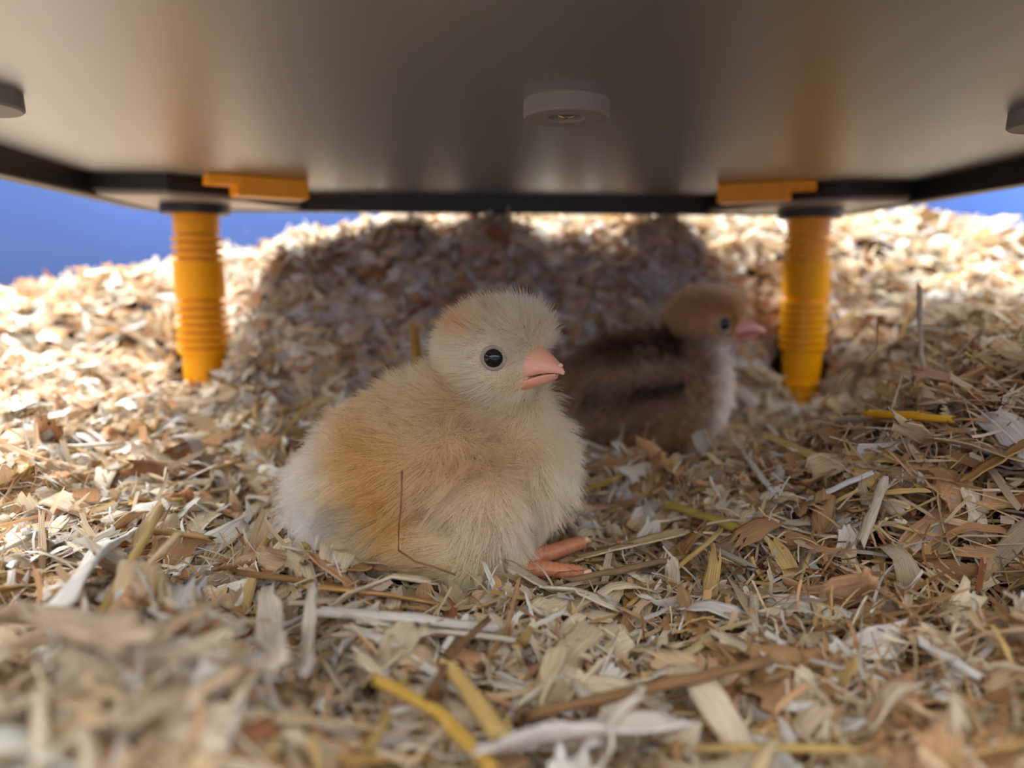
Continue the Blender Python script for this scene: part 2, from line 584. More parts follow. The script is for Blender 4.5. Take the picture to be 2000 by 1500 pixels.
def chick(name, base, rz, blobs, head, head_yaw, tint_fn, len_fn, n_hair, beak_mat, feet, seed, scale=1.0, hair_r=0.055, strays=None, flow_fn=None, beak_s=1.0):
    """blobs: ellipsoids (centre, radii, rotation matrix) in the chick's own frame, facing +x; z 0 is the ground"""
    g = np.random.default_rng(seed)
    root = empty(name, base, rz)
    root.scale = (scale, scale, scale)
    mb = MB()
    for c, r, R in blobs:
        mb.ellipsoid(c, r, R)
    Rh = rotz(head_yaw)
    head = np.asarray(head, float)

    def hp(f, s, u):
        """forward, to the bird's right, up, from the head centre"""
        if f > 8:
            f = 8 + (f - 8) * beak_s
        return head + Rh @ np.array([f, -s, u])
    mb.ellipsoid(head, (13, 11.5, 10.4), Rh)
    mb.ellipsoid(hp(3, 0, -3), (10.5, 10.0, 8.0), Rh)
    mb.ellipsoid(hp(6.0, 0, 3.4), (8.0, 9.6, 7.4), Rh)
    tmp = mb.build('body', M['skin'])
    rm = tmp.modifiers.new('remesh', 'REMESH')
    rm.mode = 'VOXEL'
    rm.voxel_size = 1.1 * K
    sm = tmp.modifiers.new('smooth', 'SMOOTH')
    sm.factor = 0.5
    sm.iterations = 8
    dg = bpy.context.evaluated_depsgraph_get()
    me = bpy.data.meshes.new_from_object(tmp.evaluated_get(dg))
    old = tmp.data
    tmp.modifiers.clear()
    tmp.data = me
    bpy.data.meshes.remove(old)
    me.polygons.foreach_set('use_smooth', [True] * len(me.polygons))
    body = tmp
    body.parent = root
    nv = len(me.vertices)
    co = np.empty(nv * 3)
    me.vertices.foreach_get('co', co)
    co = co.reshape(-1, 3) / K
    no = np.empty(nv * 3)
    me.vertices.foreach_get('normal', no)
    no = no.reshape(-1, 3)
    tint = me.attributes.new('tint', 'FLOAT_COLOR', 'POINT')
    tc = np.c_[tint_fn(co) * np.array([0.52, 0.44, 0.36]), np.ones(nv)]  # skin darkened to stand for the shade deep in the down
    tint.data.foreach_set('color', tc.astype(np.float32).ravel())
    # ---- roots of the down
    me.calc_loop_triangles()
    tri = np.empty(len(me.loop_triangles) * 3, np.int32)
    me.loop_triangles.foreach_get('vertices', tri)
    tri = tri.reshape(-1, 3)
    A, B, C = co[tri[:, 0]], co[tri[:, 1]], co[tri[:, 2]]
    area = np.linalg.norm(np.cross(B - A, C - A), axis=1)
    hd = np.linalg.norm(((A + B + C) / 3 - head), axis=1)
    wgt = area * np.where(hd < 17, 2.3, 1.0)
    pick = g.choice(len(tri), n_hair, p=wgt / wgt.sum())
    u, v = g.random(n_hair), g.random(n_hair)
    sw = u + v > 1
    u[sw], v[sw] = 1 - u[sw], 1 - v[sw]
    P = A[pick] + (B - A)[pick] * u[:, None] + (C - A)[pick] * v[:, None]
    N = nrm(no[tri[pick, 0]] * (1 - u - v)[:, None] + no[tri[pick, 1]] * u[:, None] + no[tri[pick, 2]] * v[:, None])
    eyes = [hp(5.5, s * 10.4, 0.3) for s in (1, -1)]
    de = np.min([np.linalg.norm(P - e, axis=1) for e in eyes], axis=0)
    loc = (P - head) @ Rh                              # head frame: forward, left, up
    beak_d = np.sqrt((loc[:, 0] - 13) ** 2 / 2.5 + loc[:, 1] ** 2 / 1.3 + (loc[:, 2] + 2.5) ** 2 / 1.3)
    keep = (de > 3.0) & ~((loc[:, 0] > 9.5) & (np.abs(loc[:, 1]) < 3.9) & (loc[:, 2] < 1.8) & (loc[:, 2] > -7.6)) & (P[:, 2] > 1.0)
    P, N, de, loc, beak_d = P[keep], N[keep], de[keep], loc[keep], beak_d[keep]
    n = len(P)
    hdist = np.linalg.norm(loc / np.array([1.05, 1.0, 0.95]), axis=1)
    is_head = 1 / (1 + np.exp((hdist - 15.0) / 0.7))
    # lie of the down
    bk = np.tile(np.array([-0.75, 0, -0.55]), (n, 1))
    if flow_fn:
        bk = flow_fn(P, N)
    hflow = nrm(P - hp(15, 0, -1)) + Rh @ np.array([-0.35, 0, 0.0])
    flow = bk * (1 - is_head)[:, None] + hflow * is_head[:, None]
    flow = flow - (flow * N).sum(1)[:, None] * N
    flow = nrm(flow)
    lift = 0.62 * (1 - is_head) + (0.48 + 0.16 * np.clip(loc[:, 2] / 9, 0, 1)) * is_head
    lift = lift * np.where(de < 6.0, np.clip((de - 3.0) / 4.0, 0.06, 1), 1) * np.where(beak_d < 6.0, 0.45, 1)
    # slow noise so the down parts into tufts
    fr_ = g.normal(0, 0.22, (6, 3))
    ph_ = g.uniform(0, 6.28, (6, 3))
    nz = np.zeros((n, 3))
    for k in range(6):
        nz += np.sin((P @ fr_[k])[:, None] + ph_[k]) * 0.16
    D = nrm(N * lift[:, None] + flow * (1 - lift)[:, None] + nz * (1 - 0.6 * is_head)[:, None] + g.normal(0, 0.17, (n, 3)))
    L = len_fn(P) * (1 - is_head) + 5.6 * is_head
    top = np.clip(loc[:, 2] / 10, 0, 1) * is_head
    L = L * (1 + 0.25 * top)
    L *= np.clip((de - 2.6) / 5.0, 0.16, 1) * np.where(beak_d < 8.5, np.clip((beak_d - 1.5) / 7.0, 0.3, 1), 1)
    dg_ = np.min([np.linalg.norm(P - hp(8.5, q_ * 7.0, -6.2), axis=1) for q_ in (1, -1)], axis=0)
    L *= np.clip((dg_ - 0.5) / 5.0, 0.15, 1)
    L *= g.uniform(0.55, 1.15, n)
    bend = flow * 0.35 + np.array([0, 0, -0.12]) + g.normal(0, 0.16, (n, 3))
    seg = 6
    t = np.linspace(0, 1, seg)
    X = P[:, None] + (D[:, None] * t[None, :, None] + bend[:, None] * (t ** 2)[None, :, None] * 0.5) * L[:, None, None]
    # tufts
    M_ = max(200, n // 26)
    ci = g.choice(n, M_, replace=False)
    kd = kdtree.KDTree(M_)
    for a_, i in enumerate(ci):
        kd.insert(P[i], a_)
    kd.balance()
    own = np.array([ci[kd.find(p)[1]] for p in P])
    cl = (0.55 * (1 - is_head) + 0.22 * is_head)[:, None, None] * (t ** 1.3)[None, :, None]
    tgt = X[own] + (P - P[own])[:, None] * 0.35
    same = (np.linalg.norm(P - P[own], axis=1) < 4.0)[:, None, None]
    X = np.where(same, X * (1 - cl) + tgt * cl, X)
    # fine waves
    wv = g.normal(0, 1, (n, 3))
    wv = wv - (wv * D).sum(1)[:, None] * D
    X += wv[:, None] * (np.sin(t[None, :] * g.uniform(3, 8, n)[:, None] + g.uniform(0, 6, n)[:, None]) * t[None, :] * 0.035 * L[:, None])[:, :, None]
    # keep it off the beak, the eyes and out of the ground
    X[..., 2] = np.maximum(X[..., 2], 0.4)
    for e in eyes:
        dv = X - e
        dd = np.linalg.norm(dv, axis=2, keepdims=True)
        X = np.where(dd < 2.9, e + dv / np.maximum(dd, 1e-6) * 2.9, X)
    cu = bpy.data.hair_curves.new('down')
    cu.add_curves([seg] * n)
    cu.attributes['position'].data.foreach_set('vector', (X * K).astype(np.float32).ravel())
    rad = cu.attributes.get('radius') or cu.attributes.new('radius', 'FLOAT', 'POINT')
    rr = hair_r * (1.0 - 0.75 * t)[None, :] * g.uniform(0.75, 1.25, n)[:, None]
    rad.data.foreach_set('value', (rr * K).astype(np.float32).ravel())
    ca = cu.attributes.new('tint', 'FLOAT_COLOR', 'POINT')
    colr = tint_fn(P) * (g.uniform(0.88, 1.12, n) * g.uniform(0.93, 1.07, n)[own])[:, None] * np.array([1.0, 0.955, 0.95])
    cols = np.repeat(colr[:, None], seg, 1)
    if strays is not None:
        sel = strays(P, g)
        cols[sel] = cols[sel] * (1 - t[None, :, None] * 0.0) * np.array([0.45, 0.30, 0.16]) ** (t[None, :, None] ** 0.7)
    ca.data.foreach_set('color', np.concatenate([np.clip(cols, 0, 0.98), np.ones((n, seg, 1))], 2).astype(np.float32).ravel())
    cu.materials.append(M['down'])
    ho = bpy.data.objects.new('down', cu)
    col.objects.link(ho)
    ho.parent = body
    # ---- beak
    cul = [(8.0, 4.9), (10.5, 4.4), (13, 3.3), (15.2, 1.9), (17.2, 0.3), (19.1, -1.5), (20.3, -3.2)]
    tom = [(7.0, 7.6, -6.4), (10, 6.5, -5.7), (12.5, 5.4, -4.9), (15, 4.2, -4.1), (17, 2.9, -3.7), (18.9, 1.5, -3.9), (20.1, 0.35, -4.1)]

    def mandible(top, edge, nm, under=0.6):
        mm = MB()
        V, Fc = [], []
        kk = 13
        for (fc, uc), (fe, se, ue) in zip(top, edge):
            for k in range(kk):
                a = math.pi * k / (kk - 1)
                sv = abs(math.sin(a)) ** 0.85
                V.append(hp(fe + (fc - fe) * sv, se * math.copysign(abs(math.cos(a)) ** 0.9, math.cos(a)), ue + (uc - ue) * sv))
            V.append(hp(fe, 0, ue + (0.35 if uc > ue else -0.3)))
        w = kk + 1
        m_ = len(top)
        for i in range(m_ - 1):
            for k in range(w):
                k2 = (k + 1) % w
                q = (i * w + k, i * w + k2, (i + 1) * w + k2, (i + 1) * w + k)
                Fc.append(q if uc < 0 else q[::-1])
        Fc.append(tuple(range(w)))
        Fc.append(tuple((m_ - 1) * w + k for k in range(w - 1, -1, -1)))
        mm.add(V, Fc)
        o = mm.build(nm, beak_mat, root, smooth=True, angle=60)
        sub = o.modifiers.new('subdivision', 'SUBSURF')
        sub.levels = sub.render_levels = 2
        return o
    up = mandible(cul, tom, 'upper_beak')
    lowk = [(7.5, -9.0), (10, -8.5), (12.5, -7.8), (14.8, -7.0), (16.6, -6.1), (18.0, -5.2)]
    lowe = [(7.0, 7.3, -6.6), (10, 6.2, -5.6), (12.5, 5.1, -4.8), (14.8, 4.0, -4.0), (16.6, 2.8, -3.7), (18.2, 1.0, -3.8)]
    mandible(lowk, lowe, 'lower_beak')
    for s in (1, -1):
        no_ = MB().ellipsoid(hp(12.4, s * 3.9, 0.0), (1.7, 0.8, 0.85), Rh @ rotz(s * 0.55) @ roty(0.35))
        no_.build('nostril', beak_mat, up, smooth=True)
    et = MB().ellipsoid(hp(18.9, 0, -1.75), (0.85, 0.85, 0.6), Rh)
    et.build('egg_tooth', M['egg_tooth'], up, smooth=True)
    # ---- eyes
    for s in (1, -1):
        dirn = Rh @ nrm(np.array([0.40, -s * 0.91, 0.02]))
        c = hp(5.0, s * 8.6, 0.3)
        eb = MB().ellipsoid(c, (3.0, 3.0, 3.0)).build('eye', M['eye'], root, smooth=True)
        eb['label'] = 'glossy black eye'
        q = Vector((0, 0, 1)).rotation_difference(Vector(dirn))
        Rm = np.array(q.to_matrix())
        ring = []
        lid = MB()
        nn, mm = 36, 8
        Vl, Fl = [], []
        for a in range(nn):
            th = 2 * math.pi * a / nn
            for b_ in range(mm):
                ph2 = 2 * math.pi * b_ / mm
                rr_ = 2.62 + 0.55 * math.cos(ph2)
                Vl.append(c + Rm @ np.array([rr_ * math.cos(th) * 1.04, rr_ * math.sin(th), 1.55 + 0.5 * math.sin(ph2)]))
        for a in range(nn):
            for b_ in range(mm):
                Fl.append((a * mm + b_, ((a + 1) % nn) * mm + b_, ((a + 1) % nn) * mm + (b_ + 1) % mm, a * mm + (b_ + 1) % mm))
        lid.add(Vl, Fl)
        lid.build('eyelid', M['lid'], eb, smooth=True)
    # ---- feet
    for spec in feet:
        ft = None
        for j, (pts, r0, r1) in enumerate(spec):
            pts = np.asarray(pts, float)
            # resample
            s_ = np.r_[0, np.cumsum(np.linalg.norm(np.diff(pts, axis=0), axis=1))]
            m_ = int(s_[-1] / 0.38) + 4
            ss = np.linspace(0, s_[-1], m_)
            q = np.stack([np.interp(ss, s_, pts[:, k]) for k in range(3)], 1)
            ker = np.ones(9) / 9
            for k in range(3):
                qq = np.convolve(np.pad(q[:, k], 4, 'edge'), ker, 'valid')
                qq[0], qq[-1] = q[0, k], q[-1, k]
                q[:, k] = qq
            rad_ = r0 + (r1 - r0) * ss / s_[-1]
            rad_ = rad_ * (1 + 0.045 * np.where((ss % 1.5) < 0.75, 1, -1))
            rad_[-1] *= 0.6
            tb = MB().tube(q, rad_, 16, 0.9)
            o = tb.build('foot' if j == 0 else 'toe', M['leg_skin'], root if j == 0 else ft, smooth=True, angle=80)
            if j == 0:
                ft = o
                ft['label'] = 'scaly pink-orange foot'
            else:
                d_ = nrm(pts[-1] - pts[-2])
                cp = [pts[-1] - d_ * 0.5, pts[-1] + d_ * 1.5 + np.array([0, 0, 0.3]), pts[-1] + d_ * 3.2 - np.array([0, 0, 0.7])]
                MB().tube(cp, [r1 * 0.6, r1 * 0.4, 0.12], 8).build('claw', M['egg_tooth'], ft, smooth=True)
    return root


def soft(P, c, r):
    """falls off from 1 at c; c = (x, z), r = (rx, rz) in the chick's own frame: the marks run across both flanks"""
    d2 = ((P[:, 0] - c[0]) / r[0]) ** 2 + ((P[:, 2] - c[1]) / r[1]) ** 2
    return np.exp(-d2)


BODY1 = np.array([-8.0, 196.0, 0.0])
BODY_YAW1 = math.radians(-10)


def L1(px, py, Y=182):
    """a point of the photograph at depth Y, in the yellow chick's frame"""
    w = at(px, py, Y) - BODY1
    w = rotz(-BODY_YAW1) @ w
    return w


def tint_yellow(P):
    base = np.tile(lin((255, 239, 194)), (len(P), 1))
    marks = [
        ((600, 1040), (15, 15), (255, 253, 250), 1.0), ((570, 930), (9, 14), (255, 248, 234), 0.8),
        ((700, 900), (9, 10), (246, 200, 112), 0.8), ((770, 950), (8, 11), (246, 190, 92), 0.9), ((800, 1010), (6, 8), (244, 184, 80), 0.9),
        ((690, 820), (9, 6), (244, 204, 140), 0.7), ((880, 800), (8, 7), (240, 204, 150), 0.75), ((960, 880), (10, 10), (236, 198, 148), 0.8),
        ((860, 920), (6, 10), (242, 200, 140), 0.6), ((1000, 990), (8, 7), (244, 226, 206), 0.75), ((1110, 860), (6, 13), (250, 240, 214), 0.8),
        ((860, 1060), (9, 5), (244, 208, 142), 0.7), ((700, 1060), (8, 7), (244, 216, 150), 0.6),
        ((965, 690), (11, 9), (255, 247, 222), 0.9),
        ((905, 645), (4.0, 2.2), (240, 186, 110), 0.95), ((960, 625), (4.5, 2.0), (244, 212, 150), 0.6), ((860, 745), (6, 3.0), (240, 196, 130), 0.7),
    ]
    for (px, py), r, c, w in marks:
        q = L1(px, py)
        k = (soft(P, (q[0], q[2]), r) * w)[:, None]
        base = base * (1 - k) + lin(c) * k
    return base


def len_yellow(P):
    L = np.full(len(P), 8.2)
    L = L + 2.2 * np.clip((-P[:, 0] - 30) / 20, 0, 1)           # longer at the rump
    return L * np.where(P[:, 2] < 8, 0.75, 1)


def strays_yellow(P, g):
    a = L1(690, 850)
    b = L1(830, 790)
    w = soft(P, (a[0], a[2]), (13, 11)) * 0.13 + soft(P, (b[0], b[2]), (14, 8)) * 0.07 + soft(P, (L1(780, 950)[0], L1(780, 950)[2]), (6, 14)) * 0.12
    return g.random(len(P)) < w


I3 = np.eye(3)
hw = np.array([-4.8, 190.0, 58.0])
h1 = rotz(-BODY_YAW1) @ (hw - BODY1)
yb = [
    ((-14, 0, 27), (33, 24, 21.5), roty(-0.30)),         # trunk
    ((-33, 2, 17.5), (17.5, 20, 16), I3),                    # rump
    ((7, 1, 26), (15.5, 18, 19), I3),                    # breast
    ((6, 1, 40), (12, 13, 12), I3),                      # neck
    ((-8, 0, 37), (17, 18, 14), I3),                     # shoulders
    ((1, -21, 25), (10, 6.5, 17), roty(-0.5)),           # right wing
    ((1, 21, 25), (10, 6.5, 17), roty(-0.5)),
    ((-4, -17, 10), (17, 10, 9), I3),                    # right thigh
    ((-6, 15, 11), (17, 10, 9), I3),
    ((-20, 0, 9), (26, 20, 9), I3),                      # belly
]


def W1(x, y, z):
    return tuple(rotz(-BODY_YAW1) @ (np.array([x, y, z]) - BODY1))


feet1 = [
    [([W1(-22, 184, 4), W1(-8, 178, 4.8), W1(-2, 177, 4.8)], 2.7, 2.7),
     ([W1(-3, 177, 4.8), W1(8, 176, 5.2), W1(18, 175.5, 4.4)], 2.65, 1.9),
     ([W1(-3, 177, 2.4), W1(6, 170, 0.6), W1(13, 165, -0.8)], 2.3, 1.6),
     ([W1(-3, 178, 2.4), W1(7, 182, 0.8), W1(14, 186, -0.5)], 2.3, 1.6)],
    [([W1(-16, 192, 5), W1(-4, 186, 4.0), W1(1, 184, 3.8)], 2.7, 2.7),
     ([W1(0, 184, 3.8), W1(10, 189, 4.4), W1(20, 197, 4.6)], 2.7, 2.1),
     ([W1(0, 184, 3.6), W1(9, 183.5, 0.5), W1(16, 183, -1.0)], 2.2, 1.5),
     ([W1(0, 186, 3.6), W1(6, 198, 1.2), W1(10, 207, -0.4)], 2.2, 1.5)],
]


def flow_yellow(P, N):
    f = np.tile(np.array([-0.72, 0, -0.45]), (len(P), 1))
    br = np.clip((P[:, 0] - 2) / 12, 0, 1)[:, None]                # breast: straight down
    f = f * (1 - br) + np.array([-0.15, 0, -0.8]) * br
    wg = np.exp(-(((P[:, 0] - 1 - 0.5 * (25 - P[:, 2])) / 9) ** 2 + ((P[:, 2] - 25) / 14) ** 2))[:, None] * np.clip((np.abs(P[:, 1]) - 12) / 7, 0, 1)[:, None]
    return f * (1 - wg) + np.array([0.25, 0, -0.9]) * wg


c1 = chick('chick', BODY1, BODY_YAW1, yb, h1, math.radians(-28) - BODY_YAW1, tint_yellow, len_yellow, 95000, M['beak'], feet1, 3,
           strays=strays_yellow, flow_fn=flow_yellow)
tag(c1, 'fluffy cream-yellow chick sitting on the shavings in front of the darker chick', 'chick')

# the brown chick further back, beside the leg of the plate
BODY2 = np.array([63.0, 297.0, 8.0])


def tint_brown(P):
    base = np.tile(lin((180, 148, 118)), (len(P), 1))
    x, y, z = P[:, 0], P[:, 1], P[:, 2]

    def put(k, c):
        nonlocal base
        k = np.clip(k, 0, 1)[:, None]
        base = base * (1 - k) + lin(c) * k
    sm_ = lambda v, a, b: np.clip((v - a) / (b - a), 0, 1)
    back = sm_(z, 33, 42) * (x < 6)
    put(back, (84, 60, 46))                                                                    # dark saddle
    put(np.exp(-((z - 36 - 0.10 * x) / 2.6) ** 2) * (x < 8) * (x > -34) * 0.85, (190, 168, 132))       # pale stripe
    put(np.exp(-((z - 29 - 0.15 * x) / 3.6) ** 2) * (x < 2) * (x > -36) * 0.95, (40, 32, 28))          # dark stripe
    put(np.exp(-(((x + 28) / 8) ** 2 + ((z - 27) / 6) ** 2)) * 0.7, (170, 150, 122))
    put(sm_(z, 16, 8) * 0.6, (176, 136, 100))
    put(sm_(x, 13, 19) * sm_(z, 50, 44), (246, 238, 226))                                     # pale breast
    put(sm_(z, 46, 50), (222, 178, 120))                                                       # tan head
    put(np.exp(-(((x - 2) / 7) ** 2 + ((z - 47) / 2.6) ** 2)) * (np.abs(y) > 5), (40, 28, 22))   # stripe behind the eye
    put(sm_(z, 60, 66) * 0.5, (176, 130, 84))
    return base


h2 = np.array([15.0, 0, 52.0])
bb = [
    ((-12, 0, 25), (32, 23, 21), roty(-0.14)), ((-30, 0, 21), (18, 19, 17), I3), ((9, 0, 25), (15, 17, 18), I3),
    ((11, 0, 38), (11.5, 12.5, 13), I3), ((-5, 0, 34), (17, 17, 13), I3), ((-6, -17, 24), (15, 7, 13), roty(0.4)), ((-6, 17, 24), (15, 7, 13), roty(0.4)),
    ((-4, -13, 10), (16, 9, 8), I3), ((-4, 13, 10), (16, 9, 8), I3), ((-16, 0, 8), (26, 18, 8), I3)]
feet2 = [[([(-8, s * 9, 4), (2, s * 9, 3)], 2.6, 2.6), ([(1, s * 9, 3), (18, s * 8, 1.5)], 2.5, 1.7), ([(1, s * 9, 2.5), (14, s * 15, 0.5)], 2.2, 1.5),
          ([(1, s * 9, 2.5), (15, s * 3, 0.5)], 2.2, 1.5)] for s in (-1, 1)]
c2 = chick('chick', BODY2, math.radians(2), bb, h2, math.radians(-4), tint_brown, lambda P: np.full(len(P), 6.5), 30000, M['beak_brown'], feet2, 7, hair_r=0.10, beak_s=1.4)
tag(c2, 'brown chick with dark back stripes and a pale breast resting beside the yellow leg', 'chick')

CHICK_SOLID = [(BODY1 + rotz(BODY_YAW1) @ np.asarray(c), np.asarray(r) + 1.0) for c, r, _ in yb] + [(hw, np.array([16, 16, 14.0]))]
CHICK_SOLID += [(BODY2 + np.asarray(c), np.asarray(r) + 4) for c, r, _ in bb]
LEGS_W = []
for sx in (-1, 1):
    for sy in (1, -1):
        p = rotz(HP_YAW) @ np.array([sx * LEG_XY[0], sy * LEG_XY[1], 0]) + np.array([HP[0], HP[1], 0])
        LEGS_W.append(p)


# ------------------------------------------------------------------ shavings
def strips(N, L, W, curl, twist, cup, rag, taper, nu, nv, g, wav=0.0):
    """N curled strips in their own frame: (N, nu, nv, 3) along x, across y, plus (u, v) in u units"""
    u = np.linspace(-0.5, 0.5, nu)[None, :, None]
    v = np.linspace(-0.5, 0.5, nv)[None, None, :]
    L_, W_ = L[:, None, None], W[:, None, None]
    prof = 1 - taper[:, None, None] * np.abs(2 * u) ** 2.0
    edge = 1 + g.normal(0, 0.16, (N, nu, nv)) * (np.abs(v) > 0.3)
    yy = v * W_ * prof * edge + g.normal(0, 0.06, (N, nu, 1)) * W_
    uu = np.repeat(np.repeat(u, N, 0), nv, 2).copy()
    endr = g.uniform(0, 1, (N, 2, nv)) * rag[:, None, None]
    uu[:, 0, :] += endr[:, 0]
    uu[:, -1, :] -= endr[:, 1]
    th = curl[:, None, None] * uu + 1e-4
    R = L_ / (curl[:, None, None] + 1e-4 * np.sign(curl[:, None, None] + 1e-9))
    x = R * np.sin(th)
    z = R * (1 - np.cos(th))
    z = z + cup[:, None, None] * (4 * v * v) * W_
    z = z + wav * g.normal(0, 1, (N, nu, 1)) * W_ * 0.2
    a = twist[:, None, None] * uu
    y2 = yy * np.cos(a)
    z2 = z + yy * np.sin(a)
    X = np.stack([x, y2 + 0 * x, z2], -1)
    z0 = X[..., 2].mean(axis=(1, 2), keepdims=True)
    X[..., 2] -= z0
    uvs = np.stack([uu * L_, v * W_ + 0 * uu], -1) + g.uniform(0, 400, (N, 1, 1, 2))
    return X, uvs


def frames(N, px, py, tilt, g, yaw=None):
    """orthonormal frames lying on the bedding, tilted at random"""
    e = 4.0
    gx = (ground(px + e, py) - ground(px - e, py)) / (2 * e)
    gy = (ground(px, py + e) - ground(px, py - e)) / (2 * e)
    up = nrm(np.stack([-gx, -gy, np.ones(N)], 1) + g.normal(0, 1, (N, 3)) * tilt[:, None])
    up[:, 2] = np.abs(up[:, 2]) + 0.05
    up = nrm(up)
    yaw = g.uniform(0, 2 * math.pi, N) if yaw is None else yaw
    t = np.stack([np.cos(yaw), np.sin(yaw), np.zeros(N)], 1)
    t = nrm(t - (t * up).sum(1)[:, None] * up)
    s = np.cross(up, t)
    return np.stack([t, s, up], 2)          # columns


PAL = np.array([lin(c) for c in [(242, 222, 190), (248, 240, 228), (232, 202, 160), (230, 182, 136), (226, 190, 124), (188, 144, 98), (176, 118, 80), (216, 192, 158)]])
PAL_NAME = ['cream', 'white', 'tan', 'orange-tan', 'straw-yellow', 'brown', 'rust-brown', 'beige']


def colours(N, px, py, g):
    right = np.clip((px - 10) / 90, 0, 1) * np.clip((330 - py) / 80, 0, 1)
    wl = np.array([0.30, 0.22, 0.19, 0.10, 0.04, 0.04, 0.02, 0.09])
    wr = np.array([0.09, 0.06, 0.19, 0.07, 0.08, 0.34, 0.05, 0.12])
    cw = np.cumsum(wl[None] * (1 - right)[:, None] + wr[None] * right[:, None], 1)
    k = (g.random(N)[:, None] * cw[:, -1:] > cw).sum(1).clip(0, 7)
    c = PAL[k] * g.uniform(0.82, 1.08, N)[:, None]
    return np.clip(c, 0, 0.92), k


def scatter(N, xr, yr, g, dens=None):
    px = g.uniform(*xr, N)
    py = g.uniform(*yr, N)
    return px, py


def blocked(c, rad):
    """pieces that would stick into a chick, a leg or the lens"""
    bad = np.linalg.norm(c - np.array([0, 0, CAM_Z]), axis=1) < 48
    for cc, r in CHICK_SOLID:
        bad |= ((((c - cc) / (r + rad[:, None] * 0.18)) ** 2).sum(1) < 1)
    for p in LEGS_W:
        bad |= np.hypot(c[:, 0] - p[0], c[:, 1] - p[1]) < 12
    return bad


def loose_slope(x, y):
    """the brown slope is piled more loosely, with open gaps between the pieces"""
    return np.clip((x - 45) / 40, 0, 1) * np.clip((265 - y) / 40, 0, 1) * np.clip((y - 110) / 25, 0, 1)


pool = []        # geometry batches: dict(X, uv, tint, kind name)


def batch(kind, N, xr, yr, Lr, Wr, curl, tilt, depth, nu, nv, seed, rag=0.12, taper=0.35, cup=0.12, wav=0.0, lift_hi=1.0):
    g = np.random.default_rng(seed)
    px, py = scatter(N, xr, yr, g)
    L = g.lognormal(0, 0.32, N) * (Lr[0] + Lr[1]) / 2
    L = np.clip(L, Lr[0] * 0.6, Lr[1] * 1.7)
    W = g.uniform(*Wr, N)
    X, uv = strips(N, L, np.minimum(W, L * 0.8), g.normal(0, 1, N) * curl, g.normal(0, 1, N) * curl * 0.6, g.uniform(-1, 1, N) * cup, np.full(N, rag),
                   g.uniform(-0.1, taper, N), nu, nv, g, wav)
    Fm = frames(N, px, py, np.full(N, tilt) * g.uniform(0.3, 1.5, N) * (1 + 0.5 * loose_slope(px, py)), g)
    dz = g.uniform(-depth, 1, N) * lift_hi
    loose = loose_slope(px, py)
    dz = np.where(dz < 0, dz * (1 + 1.3 * loose), dz)
    c = np.stack([px, py, ground(px, py) + dz], 1)
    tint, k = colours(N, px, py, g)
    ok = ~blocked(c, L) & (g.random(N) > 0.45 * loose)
    X = np.einsum('nij,nuvj->nuvi', Fm, X) + c[:, None, None]
    # nothing may end up inside a chick with its tips
    tip = np.concatenate([X[:, 0, 0], X[:, -1, 0], X[:, 0, -1], X[:, -1, -1]])
    bt = blocked(tip, np.zeros(len(tip))).reshape(4, N).any(0)
    ok &= ~bt
    pool.append(dict(kind=kind, X=X[ok], uv=uv[ok], tint=tint[ok], k=k[ok], L=L[ok], W=W[ok], c=c[ok], dz=dz[ok], curl=np.ones(ok.sum())))


# near and middle ground, fine; the outer bedding coarser
batch('wood_shaving', 8000, (-190, 200), (60, 310), (10, 22), (2.2, 5.5), 1.2, 0.45, 6, 8, 6, 21, rag=0.20, wav=0.3, lift_hi=1.6)
batch('wood_shaving', 2200, (-190, 200), (60, 310), (16, 32), (4.5, 9.5), 1.7, 0.40, 5, 9, 7, 22, rag=0.17, wav=0.3, lift_hi=1.6)
batch('wood_shaving', 11000, (-415, 415), (200, 555), (12, 28), (3.0, 8.5), 1.5, 0.55, 6, 7, 4, 23, rag=0.18, wav=0.3, lift_hi=2.0)
batch('wood_shaving', 3200, (-150, 175), (308, 378), (10, 24), (2.5, 7.0), 1.3, 0.55, 4, 6, 4, 31, rag=0.18, wav=0.3, lift_hi=1.8)
batch('wood_sliver', 3500, (-150, 175), (308, 378), (10, 26), (0.9, 2.4), 0.9, 0.60, 4, 5, 3, 32, rag=0.10, wav=0.4, lift_hi=2.4)
batch('wood_sliver', 14000, (-190, 200), (60, 310), (10, 26), (0.7, 2.0), 0.8, 0.42, 6, 6, 3, 24, rag=0.12, wav=0.4, lift_hi=2.0)
batch('wood_sliver', 9000, (-415, 415), (200, 555), (12, 30), (1.2, 3.0), 0.9, 0.60, 5, 5, 3, 25, rag=0.10, wav=0.4, lift_hi=2.2)
batch('fibre', 16000, (-190, 200), (60, 320), (6, 22), (0.22, 0.6), 1.8, 0.42, 4, 7, 2, 26, rag=0.02, wav=1.2, lift_hi=2.6)
batch('fibre', 9000, (55, 210), (80, 300), (8, 26), (0.3, 0.9), 1.6, 0.60, 3, 7, 2, 30, rag=0.02, wav=1.0, lift_hi=4.0)
batch('crumb', 12000, (-190, 200), (60, 320), (2, 6), (0.7, 2.2), 0.6, 0.6, 4, 3, 3, 27, rag=0.25, lift_hi=2.2)
batch('wood_shaving', 4000, (-415, 415), (-320, 70), (14, 28), (4, 10), 1.0, 0.35, 4, 5, 3, 28, lift_hi=1.4)
batch('straw', 230, (-180, 200), (70, 330), (30, 55), (1.8, 3.2), 0.25, 0.16, 1, 8, 5, 29, rag=0.03, taper=0.05, cup=0.0, lift_hi=2.6)

# deeper litter underneath, its brown darkened to stand for shade in the gaps
gx = np.linspace(-460, 460, 180)
gy = np.linspace(-372, 602, 190)
GX, GY = np.meshgrid(gx, gy, indexing='ij')


def inside_tub(x, y):
    return (x > -426) & (x < 426) & (y > -336) & (y < 566)


